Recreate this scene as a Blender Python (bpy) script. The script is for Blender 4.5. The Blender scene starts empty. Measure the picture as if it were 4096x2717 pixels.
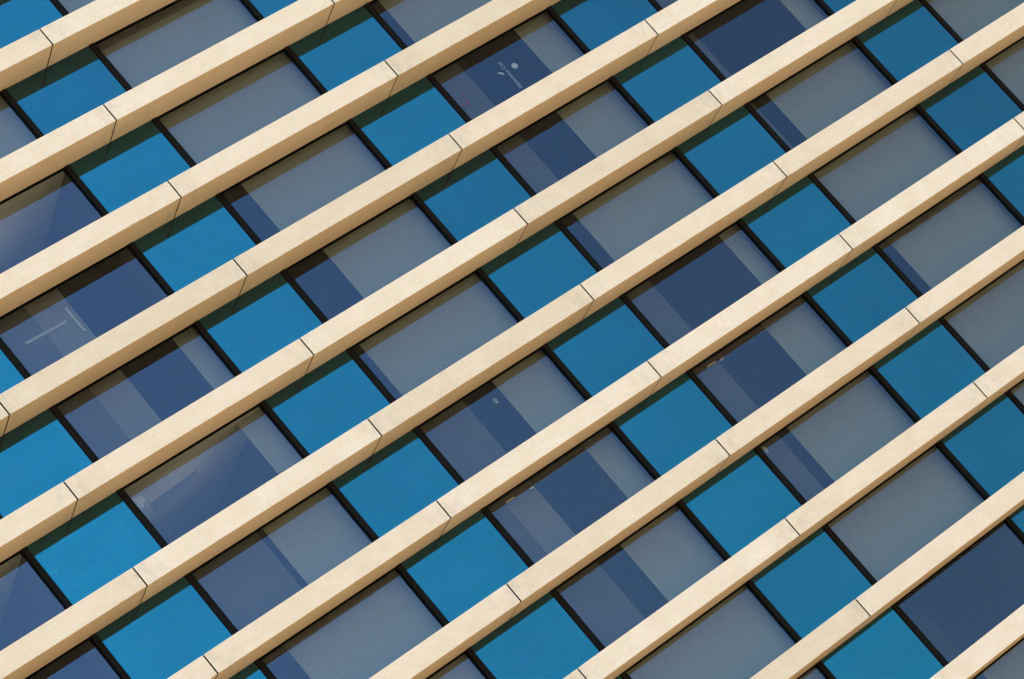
import bpy, bmesh, math, random
from mathutils import Matrix, Vector

C = bpy.context.scene.collection
sc = bpy.context.scene
R = math.radians

# ------------------------------------------------------------------ dimensions (metres)
BAY = 9.0            # joint to joint along a ledge
ROW = 3.2966         # ledge to ledge
LH = 0.6992          # ledge front height
LD = 1.2443          # ledge depth; the glass line is at y = LD
Z0 = 40.17           # underside of the first full ledge
J_MIN, J_MAX, I_MIN, I_MAX = -2, 11, -3, 4

# ------------------------------------------------------------------ camera
RM = [[0.72296982, 0.6351468, -0.27185141],
      [-0.46039988, 0.7363015, 0.49587503],
      [0.51511804, -0.23334232, 0.82474527]]
def w3(r): return Vector((r[0], r[2], -r[1]))
right, down, fwd = w3(RM[0]), w3(RM[1]), w3(RM[2])
CAM = Vector((-43.598, -78.9645, 1.70))
cd = bpy.data.cameras.new('camera'); cam = bpy.data.objects.new('camera', cd); C.objects.link(cam)
m = Matrix.Identity(4)
for k, v in enumerate((right, -down, -fwd)):
    for q in range(3): m[q][k] = v[q]
m.translation = CAM
cam.matrix_world = m
cd.sensor_width = 36.0; cd.lens = 108.334; cd.clip_start = 1.0; cd.clip_end = 6000.0
sc.camera = cam

# ------------------------------------------------------------------ sky, sun, exposure
SUN_EL, SUN_AZ = R(74), R(230)
w = bpy.data.worlds.new('World'); sc.world = w; w.use_nodes = True
nt = w.node_tree; bg = nt.nodes['Background']
sky = nt.nodes.new('ShaderNodeTexSky'); sky.sky_type = 'NISHITA'; sky.sun_disc = False
sky.sun_elevation = SUN_EL; sky.sun_rotation = SUN_AZ
sky.air_density = 2.0; sky.dust_density = 0.0; sky.ozone_density = 8.0
# a very clear sky: the pale band that hugs the horizon sits lower than the stock model has it
tcw = nt.nodes.new('ShaderNodeTexCoord'); mad = nt.nodes.new('ShaderNodeVectorMath'); mad.operation = 'MULTIPLY_ADD'
mad.inputs[1].default_value = (1, 1, 0.65); mad.inputs[2].default_value = (0, 0, 0.27)
nrm = nt.nodes.new('ShaderNodeVectorMath'); nrm.operation = 'NORMALIZE'
nt.links.new(tcw.outputs['Generated'], mad.inputs[0]); nt.links.new(mad.outputs[0], nrm.inputs[0]); nt.links.new(nrm.outputs[0], sky.inputs['Vector'])
# the glass shows the sky paling from right to left: a thin high veil over its left half
sep = nt.nodes.new('ShaderNodeSeparateXYZ'); nt.links.new(tcw.outputs['Generated'], sep.inputs[0])
veil = nt.nodes.new('ShaderNodeMapRange'); veil.interpolation_type = 'SMOOTHSTEP'
for k_, v_ in (('From Min', 0.12), ('From Max', 0.85), ('To Min', 1.62), ('To Max', 0.52)): veil.inputs[k_].default_value = v_
nt.links.new(sep.outputs[0], veil.inputs[0])
sc_ = nt.nodes.new('ShaderNodeVectorMath'); sc_.operation = 'SCALE'
nt.links.new(sky.outputs[0], sc_.inputs[0]); nt.links.new(veil.outputs[0], sc_.inputs['Scale'])
nt.links.new(sc_.outputs[0], bg.inputs[0]); bg.inputs[1].default_value = 0.15
sl = bpy.data.lights.new('sun', 'SUN'); sl.energy = 2.0; sl.angle = R(0.53); sl.color = (1.0, 0.92, 0.79)
so = bpy.data.objects.new('sun', sl); C.objects.link(so); so.location = (-60, -90, 120)
sdir = Vector((math.sin(SUN_AZ) * math.cos(SUN_EL), math.cos(SUN_AZ) * math.cos(SUN_EL), math.sin(SUN_EL)))
so.rotation_euler = sdir.to_track_quat('Z', 'Y').to_euler()
sc.view_settings.view_transform = 'Standard'; sc.view_settings.look = 'None'
sc.view_settings.gamma = 1.0; sc.view_settings.use_curve_mapping = False
sc.view_settings.exposure = 1.34
sc.render.engine = 'CYCLES'
sc.cycles.max_bounces = 10; sc.cycles.transparent_max_bounces = 12

# ------------------------------------------------------------------ materials
def mat(name):
    mt = bpy.data.materials.new(name); mt.use_nodes = True
    n = mt.node_tree; n.nodes.clear()
    out = n.nodes.new('ShaderNodeOutputMaterial')
    return mt, n, out
def node(n, t, **kw):
    x = n.nodes.new(t)
    for k, v in kw.items():
        if k in x.inputs.keys(): x.inputs[k].default_value = v
        else: setattr(x, k, v)
    return x
def ramp(n, src, stops):
    r = n.nodes.new('ShaderNodeValToRGB')
    e = r.color_ramp.elements
    while len(e) < len(stops): e.new(0.5)
    for q, (p, c) in zip(e, stops):
        q.position = p; q.color = (*c, 1) if len(c) == 3 else c
    n.links.new(src, r.inputs[0]); return r
def mixrgb(n, mode, fac, a, b):
    x = n.nodes.new('ShaderNodeMix'); x.data_type = 'RGBA'; x.blend_type = mode
    for sock, v in ((x.inputs[0], fac), (x.inputs[6], a), (x.inputs[7], b)):
        if hasattr(v, 'links') or hasattr(v, 'is_linked'): n.links.new(v, sock)
        elif isinstance(v, (int, float)): sock.default_value = v
        else: sock.default_value = (*v, 1)
    return x.outputs[2]
def math_(n, op, a, b=0.0, c=0.0, clamp=False):
    x = n.nodes.new('ShaderNodeMath'); x.operation = op; x.use_clamp = clamp
    for sock, v in zip(x.inputs, (a, b, c)):
        if hasattr(v, 'is_linked'): n.links.new(v, sock)
        else: sock.default_value = v
    return x.outputs[0]
def coords(n, spread=37.0):
    """object coordinates shifted by a different amount for each object"""
    tc = node(n, 'ShaderNodeTexCoord'); oi = node(n, 'ShaderNodeObjectInfo')
    s = node(n, 'ShaderNodeVectorMath', operation='MULTIPLY_ADD')
    cm = node(n, 'ShaderNodeCombineXYZ')
    n.links.new(oi.outputs['Random'], cm.inputs[0]); n.links.new(oi.outputs['Random'], cm.inputs[1]); n.links.new(oi.outputs['Random'], cm.inputs[2])
    n.links.new(cm.outputs[0], s.inputs[0]); s.inputs[1].default_value = (spread * 7, spread * 3, spread * 5)
    n.links.new(tc.outputs['Object'], s.inputs[2])
    return tc, oi, s.outputs[0]
def noise(n, vec, scale, detail=3.0, rough=0.55, stretch=None):
    if stretch:
        mp = node(n, 'ShaderNodeMapping'); n.links.new(vec, mp.inputs[0]); mp.inputs['Scale'].default_value = stretch; vec = mp.outputs[0]
    x = node(n, 'ShaderNodeTexNoise', Scale=scale, Detail=detail, Roughness=rough)
    n.links.new(vec, x.inputs['Vector']); return x.outputs[0]

def grain(n, vec, scale, amp):
    """fine speckle, a little different in each colour"""
    x = node(n, 'ShaderNodeTexNoise', Scale=scale, Detail=1.0, Roughness=0.6); n.links.new(vec, x.inputs['Vector'])
    a = node(n, 'ShaderNodeVectorMath', operation='MULTIPLY_ADD'); n.links.new(x.outputs['Color'], a.inputs[0])
    a.inputs[1].default_value = (2.4 * amp,) * 3; a.inputs[2].default_value = (1 - 1.2 * amp,) * 3
    return a.outputs[0]

STONE = (0.592, 0.422, 0.261)
def stone_mat():
    mt, n, out = mat('cream_limestone')
    tc, oi, v = coords(n)
    big = ramp(n, noise(n, v, 0.9, 4, 0.6), [(0.3, (0.95, 0.93, 0.89)), (0.66, (1.02, 1.02, 1.03))])
    vein = ramp(n, noise(n, v, 5.0, 5, 0.65, (0.35, 1, 1)), [(0.33, (0.95, 0.93, 0.895)), (0.6, (1.01, 1.0, 1.0))])
    col = mixrgb(n, 'MULTIPLY', 1.0, STONE, big.outputs[0])
    col = mixrgb(n, 'MULTIPLY', 0.8, col, vein.outputs[0])
    col = mixrgb(n, 'MULTIPLY', 1.0, col, grain(n, v, 18.0, 0.14))
    # every stone has its own tone
    tone = ramp(n, oi.outputs['Random'], [(0.0, (0.93, 0.92, 0.89)), (0.5, (1.0, 0.99, 0.98)), (1.0, (1.04, 1.05, 1.07))])
    col = mixrgb(n, 'MULTIPLY', 1.0, col, tone.outputs[0])
    # grime gathered round the joints and streaks that run across the underside
    sx = node(n, 'ShaderNodeSeparateXYZ'); n.links.new(tc.outputs['Object'], sx.inputs[0])
    off = math_(n, 'ABSOLUTE', math_(n, 'SUBTRACT', sx.outputs[0], BAY / 2))
    near = ramp(n, math_(n, 'DIVIDE', off, BAY / 2), [(0.72, (0, 0, 0)), (1.0, (1, 1, 1))])
    st = ramp(n, noise(n, v, 3.4, 5, 0.7, (1.0, 0.35, 0.5)), [(0.45, (0, 0, 0)), (0.72, (1, 1, 1))])
    gr = math_(n, 'MULTIPLY', math_(n, 'MULTIPLY', near.outputs[0], st.outputs[0]), 0.40)
    col = mixrgb(n, 'MIX', gr, col, (0.27, 0.21, 0.15))
    spots = ramp(n, noise(n, v, 1.7, 2, 0.5), [(0.70, (0, 0, 0)), (0.80, (1, 1, 1))])
    col = mixrgb(n, 'MIX', math_(n, 'MULTIPLY', spots.outputs[0], 0.14), col, (0.33, 0.24, 0.13))
    b = node(n, 'ShaderNodeBsdfPrincipled', Roughness=0.85)
    b.inputs['Specular IOR Level'].default_value = 0.25
    n.links.new(col, b.inputs['Base Color'])
    bp = node(n, 'ShaderNodeBump', Strength=0.25, Distance=0.01)
    n.links.new(noise(n, v, 18.0, 5, 0.7), bp.inputs['Height']); n.links.new(bp.outputs[0], b.inputs['Normal'])
    n.links.new(b.outputs[0], out.inputs[0]); return mt

def coated(name, fac, gloss, under, wave):
    """coated glass: a tinted mirror layer over a dull dark back"""
    mt, n, out = mat(name)
    tc, oi, v = coords(n)
    cloud = ramp(n, noise(n, v, 0.55, 3, 0.5), [(0.3, (1 - wave,) * 3), (0.7, (1 + wave,) * 3)])
    fine = grain(n, v, 16.0, 0.22)
    tone = ramp(n, oi.outputs['Random'], [(0, (0.90, 0.92, 0.93)), (1, (1.10, 1.09, 1.07))])
    col = mixrgb(n, 'MULTIPLY', 1.0, gloss, cloud.outputs[0])
    col = mixrgb(n, 'MULTIPLY', 1.0, col, fine)
    col = mixrgb(n, 'MULTIPLY', 1.0, col, tone.outputs[0])
    g = node(n, 'ShaderNodeBsdfGlossy', Roughness=0.02); n.links.new(col, g.inputs[0])
    d = node(n, 'ShaderNodeBsdfDiffuse'); d.inputs[0].default_value = (*under, 1)
    mx = node(n, 'ShaderNodeMixShader'); mx.inputs[0].default_value = fac
    n.links.new(d.outputs[0], mx.inputs[1]); n.links.new(g.outputs[0], mx.inputs[2])
    n.links.new(mx.outputs[0], out.inputs[0]); return mt

def glass_mat():
    mt, n, out = mat('window_glass')
    tc, oi, v = coords(n)
    fine = grain(n, v, 16.0, 0.22)
    g = node(n, 'ShaderNodeBsdfGlossy', Roughness=0.0)
    n.links.new(mixrgb(n, 'MULTIPLY', 1.0, GLASS_REFL, fine), g.inputs[0])
    t = node(n, 'ShaderNodeBsdfTransparent'); t.inputs[0].default_value = (*GLASS_TINT, 1)
    mx = node(n, 'ShaderNodeMixShader'); mx.inputs[0].default_value = GLASS_FAC
    n.links.new(t.outputs[0], mx.inputs[1]); n.links.new(g.outputs[0], mx.inputs[2])
    n.links.new(mx.outputs[0], out.inputs[0]); return mt

def plain(name, col, rough=0.6, var=0.08, scale=6.0, spec=0.3):
    mt, n, out = mat(name)
    tc, oi, v = coords(n)
    r = ramp(n, noise(n, v, scale, 3, 0.6), [(0.3, (1 - var,) * 3), (0.7, (1 + var,) * 3)])
    b = node(n, 'ShaderNodeBsdfPrincipled', Roughness=rough); b.inputs['Specular IOR Level'].default_value = spec
    c2 = mixrgb(n, 'MULTIPLY', 1.0, mixrgb(n, 'MULTIPLY', 1.0, col, r.outputs[0]), grain(n, v, 16.0, 0.18))
    n.links.new(c2, b.inputs['Base Color'])
    n.links.new(b.outputs[0], out.inputs[0]); return mt
def lit(name, col, strength):
    mt, n, out = mat(name)
    e = node(n, 'ShaderNodeEmission', Strength=strength); e.inputs[0].default_value = (*col, 1)
    n.links.new(e.outputs[0], out.inputs[0]); return mt

GLASS_FAC, GLASS_REFL, GLASS_TINT = 0.07, (0.60, 0.74, 0.98), (0.50, 0.49, 0.43)
M = dict(
    stone=stone_mat(),
    panel=coated('blue_coated_glass', 0.2, (0.004, 0.575, 0.73), (0.021, 0.001, 0.005), 0.05),
    glass=glass_mat(),
    cap=plain('dark_bronze_metal', (0.007, 0.005, 0.003), 0.8, 0.15, 8.0, 0.08),
    rubber=plain('black_gasket', (0.002, 0.002, 0.002), 0.8, 0.1, 8.0, 0.05),
    cream=plain('cream_blind_cloth', (0.43, 0.43, 0.35), 0.95, 0.03, 2.0, 0.0),
    grey=plain('grey_blind_cloth', (0.15, 0.14, 0.13), 0.95, 0.03, 2.0, 0.0),
    pale=plain('pale_grey_blind_cloth', (0.28, 0.26, 0.23), 0.95, 0.03, 2.0, 0.0),
    room=plain('dark_room_paint', (0.03, 0.03, 0.035), 0.95, 0.1, 1.0, 0.0),
    wall=plain('room_wall_paint', (0.10, 0.10, 0.12), 0.95, 0.05, 1.0, 0.0),
    ceil=plain('white_ceiling', (0.85, 0.85, 0.80), 0.95, 0.04, 1.0, 0.0),
    slat=plain('bronze_slat', (0.16, 0.12, 0.10), 0.6, 0.1, 5.0, 0.3),
    white=plain('white_vinyl', (0.75, 0.75, 0.72), 0.8, 0.05, 8.0, 0.1),
    red=plain('red_paint', (0.50, 0.06, 0.05), 0.7, 0.05, 8.0, 0.1),
    navy=plain('dark_cloth', (0.22, 0.22, 0.26), 0.9, 0.1, 3.0, 0.0),
    concrete=plain('concrete_wall', (0.34, 0.29, 0.22), 0.9, 0.12, 0.6, 0.1),
    paving=plain('pale_paving', (0.54, 0.375, 0.19), 0.9, 0.15, 0.25, 0.1),
    tube=lit('lit_tube', (0.85, 1.0, 0.90), 0.12),
    added_fill=lit('added_fill_glow', (1.0, 0.97, 0.85), 1.5),  # fill glow for the uplighters added under the pale ceilings
    warm=lit('warm_lamp', (1.0, 0.80, 0.42), 0.22),
)

# ------------------------------------------------------------------ mesh helpers
def box(bm, x0, x1, y0, y1, z0, z1):
    vs = [bm.verts.new(p) for p in ((x0, y0, z0), (x1, y0, z0), (x1, y1, z0), (x0, y1, z0), (x0, y0, z1), (x1, y0, z1), (x1, y1, z1), (x0, y1, z1))]
    for f in ((0, 3, 2, 1), (4, 5, 6, 7), (0, 1, 5, 4), (1, 2, 6, 5), (2, 3, 7, 6), (3, 0, 4, 7)):
        bm.faces.new([vs[q] for q in f])
def boxes(name, *bs, bevel=0.0):
    bm = bmesh.new()
    for b in bs: box(bm, *b)
    if bevel: bmesh.ops.bevel(bm, geom=bm.edges[:], offset=bevel, segments=2, affect='EDGES', profile=0.5)
    me = bpy.data.meshes.new(name); bm.to_mesh(me); bm.free(); return me
def prism(name, pts, y0, y1):
    """outline in x, z given a thickness in y"""
    bm = bmesh.new()
    a = [bm.verts.new((x, y0, z)) for x, z in pts]; b = [bm.verts.new((x, y1, z)) for x, z in pts]
    bm.faces.new(a); bm.faces.new(b[::-1])
    for k in range(len(pts)):
        q = (k + 1) % len(pts); bm.faces.new((a[k], b[k], b[q], a[q]))
    bmesh.ops.recalc_face_normals(bm, faces=bm.faces[:])
    me = bpy.data.meshes.new(name); bm.to_mesh(me); bm.free(); return me
def put(name, me, m, parent=None, loc=(0, 0, 0)):
    if m and not me.materials: me.materials.append(m)
    o = bpy.data.objects.new(name, me); C.objects.link(o); o.location = loc
    if parent: o.parent = parent
    return o
def empty(name, loc=(0, 0, 0), parent=None):
    o = bpy.data.objects.new(name, None); C.objects.link(o); o.location = loc
    if parent: o.parent = parent
    return o
def tag(o, label=None, cat=None, group=None, kind=None):
    for k, v in (('label', label), ('category', cat), ('group', group), ('kind', kind)):
        if v: o[k] = v
    return o
def zr(j): return Z0 - j * ROW

def seen(x0, x1, z0, z1, margin):
    """does this patch of the front come within the frame, widened by the margin"""
    us, vs = [], []
    for x in (x0, x1):
        for z in (z0, z1):
            q = Vector((x, 0, z)) - CAM
            k = q.dot(fwd); us.append(q.dot(right) / k * 108.334 / 36 * 1024); vs.append(q.dot(down) / k * 108.334 / 36 * 1024)
    # the patch is a slanted quadrilateral: sample along it
    for a in range(13):
        for b in range(5):
            x = x0 + (x1 - x0) * a / 12; z = z0 + (z1 - z0) * b / 4
            q = Vector((x, 0, z)) - CAM; k = q.dot(fwd)
            u = q.dot(right) / k * 3081.5; v = q.dot(down) / k * 3081.5
            if abs(u) < 512 * (1 + margin) and abs(v) < 339.5 * (1 + margin): return True
    return False

# ------------------------------------------------------------------ ground
g = boxes('ground', (-1500, 1500, -1500, 1500, -0.5, 0.0)); tag(put('ground', g, M['paving']), 'pale paved ground in front of the building', kind='structure')

# ------------------------------------------------------------------ the building
B = tag(empty('office_building', (0, 0, 0)), 'office building with long cream stone ledges, blue glass panels and tinted windows', 'building')

def stone_block(seed):
    """one long stone of a ledge, its lower front edge worn and chipped"""
    rng = random.Random(seed)
    L = BAY - 0.052
    n = 150
    chips = [(rng.uniform(0.1, L - 0.1), rng.uniform(0.04, 0.20), rng.uniform(0.008, 0.030)) for _ in range(rng.randint(4, 9))]
    chips += [(rng.choice((0.0, L)), 0.05, 0.03), (rng.uniform(0.5, L - 0.5), rng.uniform(0.06, 0.16), rng.uniform(0.03, 0.06))]
    bm = bmesh.new(); rings = []
    for k in range(n + 1):
        x = L * k / n
        c = 0.006 + 0.002 * rng.random()
        for p, wd, dp in chips:
            if abs(x - p) < wd: c = max(c, dp * (1 - abs(x - p) / wd) * rng.uniform(0.7, 1.0) + 0.006)
        t = 0.006 + 0.003 * rng.random()
        e = 0.004 if k in (0, n) else 0.0
        prof = [(e, c + e), (c * 0.35 + e * 0.5, c * 0.30 + e), (c + e, e), (LD - 0.004, e), (LD - 0.004, LH - e), (t + e, LH - e), (e, LH - t - e)]
        rings.append([bm.verts.new((x, y, z)) for y, z in prof])
    for a, b in zip(rings, rings[1:]):
        for q in range(len(a)):
            r = (q + 1) % len(a); bm.faces.new((a[q], a[r], b[r], b[q]))
    bm.faces.new(rings[0][::-1]); bm.faces.new(rings[-1])
    bmesh.ops.recalc_face_normals(bm, faces=bm.faces[:])
    me = bpy.data.meshes.new('stone_block'); bm.to_mesh(me); bm.free(); return me
blocks = [stone_block(s) for s in range(7)]
rnd = random.Random(5)

W0, W1 = 1.83, BAY - 1.83        # window opening inside a bay
GH = ROW - LH                    # clear height between two ledges
frame_me = boxes('window_frame', (W0, W1, LD + 0.0, LD + 0.10, -0.055, -0.002), (W0, W1, LD + 0.0, LD + 0.10, -GH + 0.002, -GH + 0.05),
                 (W0, W0 + 0.05, LD + 0.001, LD + 0.099, -GH + 0.05, -0.055), (W1 - 0.05, W1, LD + 0.001, LD + 0.099, -GH + 0.05, -0.055))
pane_me = boxes('pane', (W0 + 0.045, W1 - 0.045, LD + 0.035, LD + 0.047, -GH + 0.045, -0.05))
# a single sheet seen from both sides keeps one reflection; the pane is thin
bm = bmesh.new(); vs = [bm.verts.new(p) for p in ((W0 + 0.045, LD + 0.035, -GH + 0.045), (W1 - 0.045, LD + 0.035, -GH + 0.045), (W1 - 0.045, LD + 0.035, -0.05), (W0 + 0.045, LD + 0.035, -0.05))]
bm.faces.new(vs); pane_me = bpy.data.meshes.new('pane'); bm.to_mesh(pane_me); bm.free()
panel_me = boxes('blue_panel', (-1.648, 1.648, LD, LD + 0.03, -GH + 0.004, -0.004), bevel=0.0)
mull_me = boxes('mullion', (-0.09, 0.09, LD - 0.05, LD + 0.098, -GH + 0.006, -0.006), bevel=0.006)
for me, mk in ((frame_me, 'rubber'), (pane_me, 'glass'), (panel_me, 'panel'), (mull_me, 'cap')): me.materials.append(M[mk])

seal_me = boxes('joint_seal', (-0.0255, 0.0255, 0.010, LD - 0.01, 0.012, LH - 0.03)); seal_me.materials.append(M['rubber'])
MG = 0.22
cells = []
for j in range(J_MIN, J_MAX + 1):
    led = None
    for i in range(I_MIN, I_MAX + 1):
        if seen(i * BAY, (i + 1) * BAY, zr(j), zr(j) + LH, MG):
            if led is None: led = empty('stone_ledge', (0, 0, zr(j)), B)
            put('stone_block', rnd.choice(blocks), M['stone'], led, (i * BAY + 0.026, 0, 0))
            put('joint_seal', seal_me, None, led, (i * BAY, 0, 0))
        if seen(i * BAY - 1.9, i * BAY + 1.9, zr(j) - GH, zr(j), MG):
            put('blue_panel', panel_me, None, B, (i * BAY, 0, zr(j)))
            for s in (-1, 1): put('mullion', mull_me, None, B, (i * BAY + s * 1.74, 0, zr(j)))
        if seen(i * BAY + W0, i * BAY + W1, zr(j) - GH, zr(j), MG):
            wn = put('window', frame_me, None, B, (i * BAY, 0, zr(j)))
            put('pane', pane_me, None, wn)
            cells.append((j, i))

X0, X1 = I_MIN * BAY, (I_MAX + 1) * BAY
# inside: a floor slab behind every ledge, a thick wall behind every blue panel, a back wall
for j in range(J_MIN, J_MAX + 2):
    put('floor_slab', boxes('floor_slab', (X0, X1, LD + 0.11, LD + 7.0, 0.20, LH - 0.003)), M['room'], B, (0, 0, zr(j)))
ztop, zbot = zr(J_MIN) + LH, 0.0
for i in range(I_MIN, I_MAX + 2):
    put('inner_wall', boxes('inner_wall', (-1.70, 1.70, LD + 0.105, LD + 7.05, zbot, ztop - 0.01)), M['wall'], B, (i * BAY, 0, 0))
put('back_wall', boxes('back_wall', (X0 - 1.7, X1 + 1.7, LD + 7.02, LD + 24.0, 0.0, ztop + 3.0)), M['concrete'], B)
put('end_wall', boxes('end_wall', (X0 - 2.1, X0 - 1.72, LD - 0.02, LD + 24.1, 0.0, ztop + 3.01)), M['concrete'], B)
put('end_wall', boxes('end_wall', (X1 + 1.72, X1 + 2.1, LD - 0.02, LD + 24.1, 0.0, ztop + 3.01)), M['concrete'], B)
for j, i in ((1, -1), (4, -1), (4, -2)):
    put('ceiling_board', boxes('ceiling_board', (W0 - 0.1, W1 + 0.1, LD + 0.12, LD + 6.9, -0.03, -0.003)), M['ceil'], B, (i * BAY, 0, zr(j)))

# ------------------------------------------------------------------ blinds behind the glass
YB = LD + 0.45
ORD = ['first', 'second', 'third', 'fourth', 'fifth', 'sixth', 'seventh', 'eighth', 'ninth', 'tenth', 'eleventh', 'twelfth']
ROWS = {-1: [0], 0: [-1, 0], 1: [-1, 0, 1], 2: [-1, 0, 1, 2], 3: [-1, 0, 1, 2], 4: [-2, -1, 0, 1, 2, 3], 5: [-2, -1, 0, 1, 2, 3],
        6: [-1, 0, 1, 2], 7: [-1, 0, 1, 2], 8: [0, 1, 2], 9: [0, 1], 10: [1]}
E0, E1 = 1.705, BAY - 1.705
# what hangs in each window, from left to right: (kind, from x, to x) inside the bay
HANG = {
    (1, -1): [], (4, -2): [], (5, -2): [], (9, 1): [],
    (1, 1): [('cream', 2.52, E1)], (2, 0): [('cream', 2.89, E1)],
    (2, -1): [('grey', E0, 3.31), ('pale', 3.31, 4.58)],
    (2, 1): [('grey', E0, 3.24), ('cream', 5.93, E1)],
    (3, 2): [('grey', E0, 2.48), ('cream', 6.36, E1)],
    (3, 1): [('grey', E0, 3.20), ('cream', 4.99, E1)],
    (3, 0): [('cream', 3.62, E1)],
    (3, -1): [('grey', E0, 3.27), ('pale', 3.27, 4.50), ('cream', 6.56, E1)],
    (4, 2): [('grey', E0, 2.36), ('cream', 3.09, E1)],
    (4, 1): [('cream', 2.74, E1)], (4, 0): [('cream', 2.40, E1)], (4, -1): [('cream', 6.35, E1)],
    (5, -1): [('grey', E0, 4.55), ('cream', 4.80, E1)],
    (5, 0): [('grey', E0, 3.92), ('cream', 5.24, E1)],
    (5, 1): [('grey', E0, 3.23), ('cream', 6.58, E1)],
    (6, -1): [('cream', 2.92, E1)],
    (6, 0): [('grey', E0, 2.69), ('pale', 2.69, 3.92), ('cream', 6.26, E1)],
    (6, 1): [('grey', E0, 3.17), ('cream', 5.49, E1)],
    (6, 2): [('cream', 2.67, E1)],
    (7, 0): [('grey', E0, 3.85), ('cream', 4.91, E1)],
    (7, 1): [('grey', E0, 3.01), ('cream', 3.52, E1)],
    (10, 1): [('cream', 2.88, E1)], (2, 2): [('grey', E0, 3.0), ('cream', 4.0, E1)],
}
WORD = {'cream': 'cream', 'grey': 'dark grey', 'pale': 'pale grey'}
def where(j, i):
    if j in ROWS and i in ROWS[j]:
        n = ROWS[j].index(i); tot = len(ROWS[j])
        r = ORD[j + 1]
        if tot == 1: return 'the only window in the %s window row' % r
        return 'the %s window from the left in the %s window row' % (ORD[n], r)
    return None
for j, i in cells:
    hang = HANG.get((j, i), [('cream', E0, E1)])
    wtxt = where(j, i)
    if not wtxt: continue
    for k, (kd, a, b) in enumerate(hang):
        yy = YB + 0.05 * k
        me = boxes('window_blind', (0, b - a, -0.004, 0.004, -GH + 0.03, 0.12))
        o = put('window_blind', me, M[kd], None, (i * BAY + a, yy, zr(j)))
        put('roller_tube', boxes('roller_tube', (0.02, b - a - 0.02, -0.035, 0.035, 0.122, 0.19), bevel=0.012), M['cap'], o)
        put('bottom_bar', boxes('bottom_bar', (0, b - a, -0.012, 0.012, -GH + 0.004, -GH + 0.03)), M['cap'], o)
        size = 'wide' if b - a > 3.9 else ('half-width' if b - a > 2.0 else 'narrow')
        lab = '%s %s blind in %s' % (size, WORD[kd], wtxt)
        tag(o, lab, 'blind', 'blinds behind the windows')

# slatted blinds drawn up to the window head
slat_me = boxes('slat', (W0 + 0.10, W1 - 0.10, -0.03, 0.03, -0.012, 0.012))
slat_me.materials.append(M['slat'])
for j, i in ((0, 0), (6, -1), (6, 0), (6, 1), (6, 2)):
    t = empty('raised_blind', (i * BAY, LD + 0.16, zr(j)))
    tag(t, 'slatted blind drawn up in ' + where(j, i).replace('in the', 'of').replace(' window from', ' from'), 'blind', 'slatted blinds drawn up')
    for k, z in enumerate((-0.10, -0.145, -0.19, -0.26)):
        put('slat', slat_me, None, t, (0, 0, z))

# ------------------------------------------------------------------ lettering on the glass
def lettering(text, size, loc, rot):
    cu = bpy.data.curves.new('lettering', 'FONT'); cu.body = text; cu.size = size; cu.extrude = 0.002; cu.align_x = 'CENTER'; cu.resolution_u = 3
    tmp = bpy.data.objects.new('tmp', cu); C.objects.link(tmp)
    dg = bpy.context.evaluated_depsgraph_get()
    me = bpy.data.meshes.new_from_object(tmp.evaluated_get(dg)); bpy.data.objects.remove(tmp)
    me.transform(rot); me.name = 'lettering'
    return me
st = empty('window_sticker', (13.33, LD + 0.07, Z0 - 8.0))
tag(st, 'white mirrored lettering with a disc and leaf on the dark glass near the top', 'sticker')
rot = Matrix(((0, 1, 0, 0), (0, 0, 1, 0), (1, 0, 0, 0), (0, 0, 0, 1)))      # reads upward, seen from behind
rot = Matrix(((0, -1, 0, 0), (0, 0, 1, 0), (-1, 0, 0, 0), (0, 0, 0, 1))) @ Matrix.Scale(-1, 4, (1, 0, 0)) 
lm = lettering('Nisiemesa Ciel', 0.20, None, rot)
put('lettering', lm, M['white'], st)
put('disc', prism('disc', [(0.115 * math.cos(k * math.pi / 14), 0.115 * math.sin(k * math.pi / 14)) for k in range(28)], -0.002, 0.002), M['white'], st, (0.33, 0, 0.20))
put('leaf', prism('leaf', [(-0.12, 0.10), (0.0, 0.075), (0.09, 0.0), (0.10, -0.06), (0.05, -0.075), (-0.02, -0.02)], -0.002, 0.002), M['white'], st, (-0.30, 0, 0.19))

fr = boxes('red_frame', (-0.02, 0.02, 0, 0.03, -0.30, 0.14), (-0.34, -0.022, 0, 0.03, -0.30, -0.27), (-0.34, -0.10, 0, 0.03, -0.267, -0.235))
tag(put('red_frame', fr, M['red'], None, (11.52, LD + 0.36, Z0 - 7.72)), 'thin red L-shaped frame behind the glass left of the white lettering', 'frame')

nt_ = boxes('paper_note', (-0.07, 0.07, 0, 0.004, 0.03, 0.06), (-0.09, 0.09, 0, 0.004, -0.03, 0.0), (-0.06, 0.06, 0, 0.004, -0.10, -0.055))
tag(put('paper_note', nt_, M['white'], None, (4.64, LD + 0.10, Z0 - 17.12)), 'tiny white printed note stuck inside the dark glass beside a cream blind', 'note')

# ------------------------------------------------------------------ lamps and odd things in the rooms
def tube_lamp(name, label, a, b, y, r=0.03):
    L = (Vector(b) - Vector(a)).length; d = (Vector(b) - Vector(a)).normalized()
    t = empty(name, (a[0], y, Z0 + a[1])); tag(t, label, 'lamp', None)
    ang = math.atan2(d[1], d[0])
    rm = Matrix.Rotation(-ang, 4, 'Y')
    t1 = boxes('tube', (0.03, L - 0.03, -r, r, -r, r), bevel=r * 0.5); t1.transform(rm); put('tube', t1, M['tube'], t)
    t2 = boxes('end_cap', (0, 0.03, -r * 1.1, r * 1.1, -r * 1.1, r * 1.1), (L - 0.03, L, -r * 1.1, r * 1.1, -r * 1.1, r * 1.1)); t2.transform(rm); put('end_cap', t2, M['white'], t)
tube_lamp('tube_lamp', 'pale horizontal tube lamp glimmering behind the glass at the left edge', (-6.43, -7.59), (-4.93, -7.62), LD + 0.40, 0.035)
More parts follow.
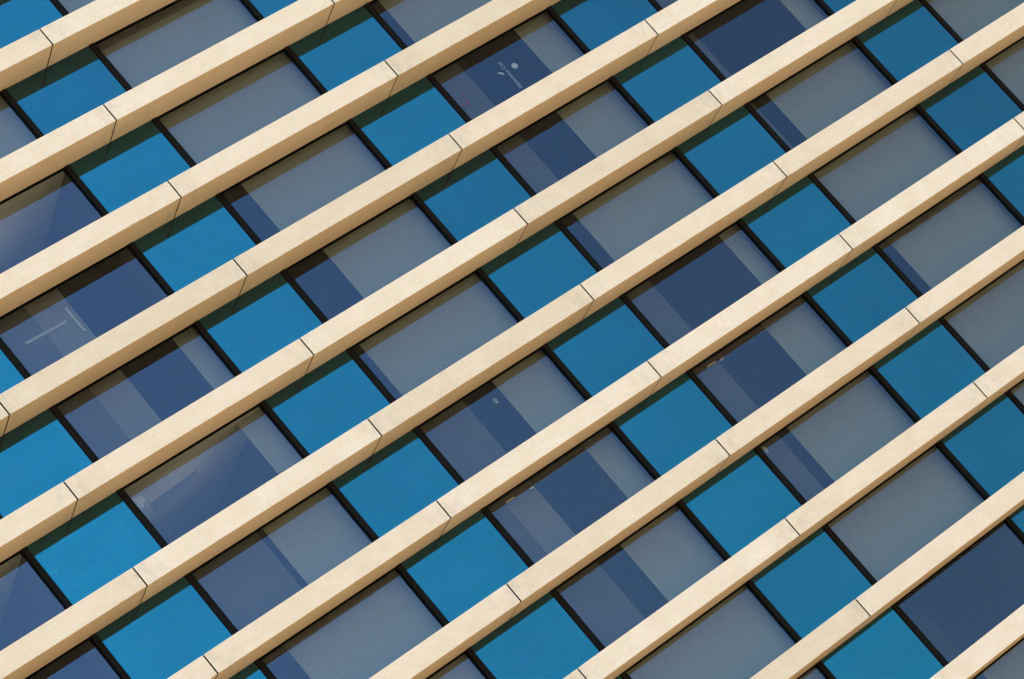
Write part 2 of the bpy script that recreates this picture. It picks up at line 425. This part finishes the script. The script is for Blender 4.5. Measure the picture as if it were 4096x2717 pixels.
tube_lamp('tube_lamp', 'pale upright tube lamp glimmering behind the glass near the left edge', (-4.65, -7.24), (-4.63, -8.20), LD + 0.41, 0.035)
def window_lamp(label, x, z, w_):
    t = empty('wall_lamp', (x, LD + 0.28, Z0 + z)); tag(t, label, 'lamp', 'small warm lamps at the window heads')
    put('lamp_shade', boxes('lamp_shade', (-w_ / 2, w_ / 2, -0.04, 0.04, -0.03, 0.03), bevel=0.012), M['warm'], t)
    put('bracket', boxes('bracket', (-w_ / 2 - 0.02, w_ / 2 + 0.02, 0.042, 0.07, -0.04, 0.05)), M['cap'], t)
window_lamp('small warm lamp under a slatted blind, upper of two such windows', 11.78, -19.97, 0.34)
window_lamp('faint tiny warm lamp right of the upper lamp under the slatted blind', 12.23, -20.02, 0.14)
window_lamp('small warm lamp under a slatted blind, lower of two such windows', 2.83, -20.0, 0.34)
window_lamp('faint tiny warm lamp right of the lower lamp under the slatted blind', 3.70, -20.04, 0.12)
# uplighters added as fill light, to brighten the three pale ceilings
for (j, i), lab in (((1, -1), 'uplighter added to brighten the room above the tube lamps, under a pale ceiling'), ((4, -1), 'uplighter added to brighten the wide unblinded room with the dark board'), ((4, -2), 'uplighter added to brighten the room at the left edge, below the frame centre')):
    t = empty('added_uplighter', (i * BAY + 4.2, LD + 2.2, zr(j + 1) + LH)); tag(t, lab, 'lamp', 'lamps added to brighten the unblinded rooms')
    put('base', boxes('base', (-0.2, 0.2, -0.2, 0.2, 0, 0.04), bevel=0.01), M['cap'], t)
    put('pole', boxes('pole', (-0.02, 0.02, -0.02, 0.02, 0.04, 0.30)), M['cap'], t)
    put('bowl', boxes('bowl', (-0.5, 0.5, -0.5, 0.5, 0.30, 0.40), bevel=0.02), M['cap'], t)
    put('diffuser', boxes('diffuser', (-0.46, 0.46, -0.46, 0.46, 0.405, 0.415)), M['added_fill'], t)
cl = prism('hanging_cloth', [(-0.05, 0.12), (0.03, 0.14), (0.07, 0.02), (0.05, -0.10), (-0.02, -0.14), (-0.04, 0.0)], -0.01, 0.01)
tag(put('hanging_cloth', cl, M['white'], None, (11.12, LD + 0.2, Z0 - 23.3)), 'small white rag caught inside the glass beside the dark mullion', 'cloth')
pp = prism('paper_sheet', [(-0.2, 0.24), (0.16, 0.20), (0.20, 0.02), (0.05, -0.05), (0.0, -0.16), (-0.14, -0.12)], -0.006, 0.006)
tag(put('paper_sheet', pp, M['white'], None, (-6.85, LD + 0.25, Z0 - 13.82)), 'white sheet of paper standing at the left end of an unblinded window', 'paper')
bd = prism('dark_board', [(-0.95, 0.02), (0.98, 0.14), (0.60, -0.12), (-1.0, -0.30)], -0.012, 0.012)
tag(put('dark_board', bd, M['navy'], None, (-5.35, LD + 1.0, Z0 - 13.77)), 'dark tapering board under the pale ceiling of an unblinded room', 'board')
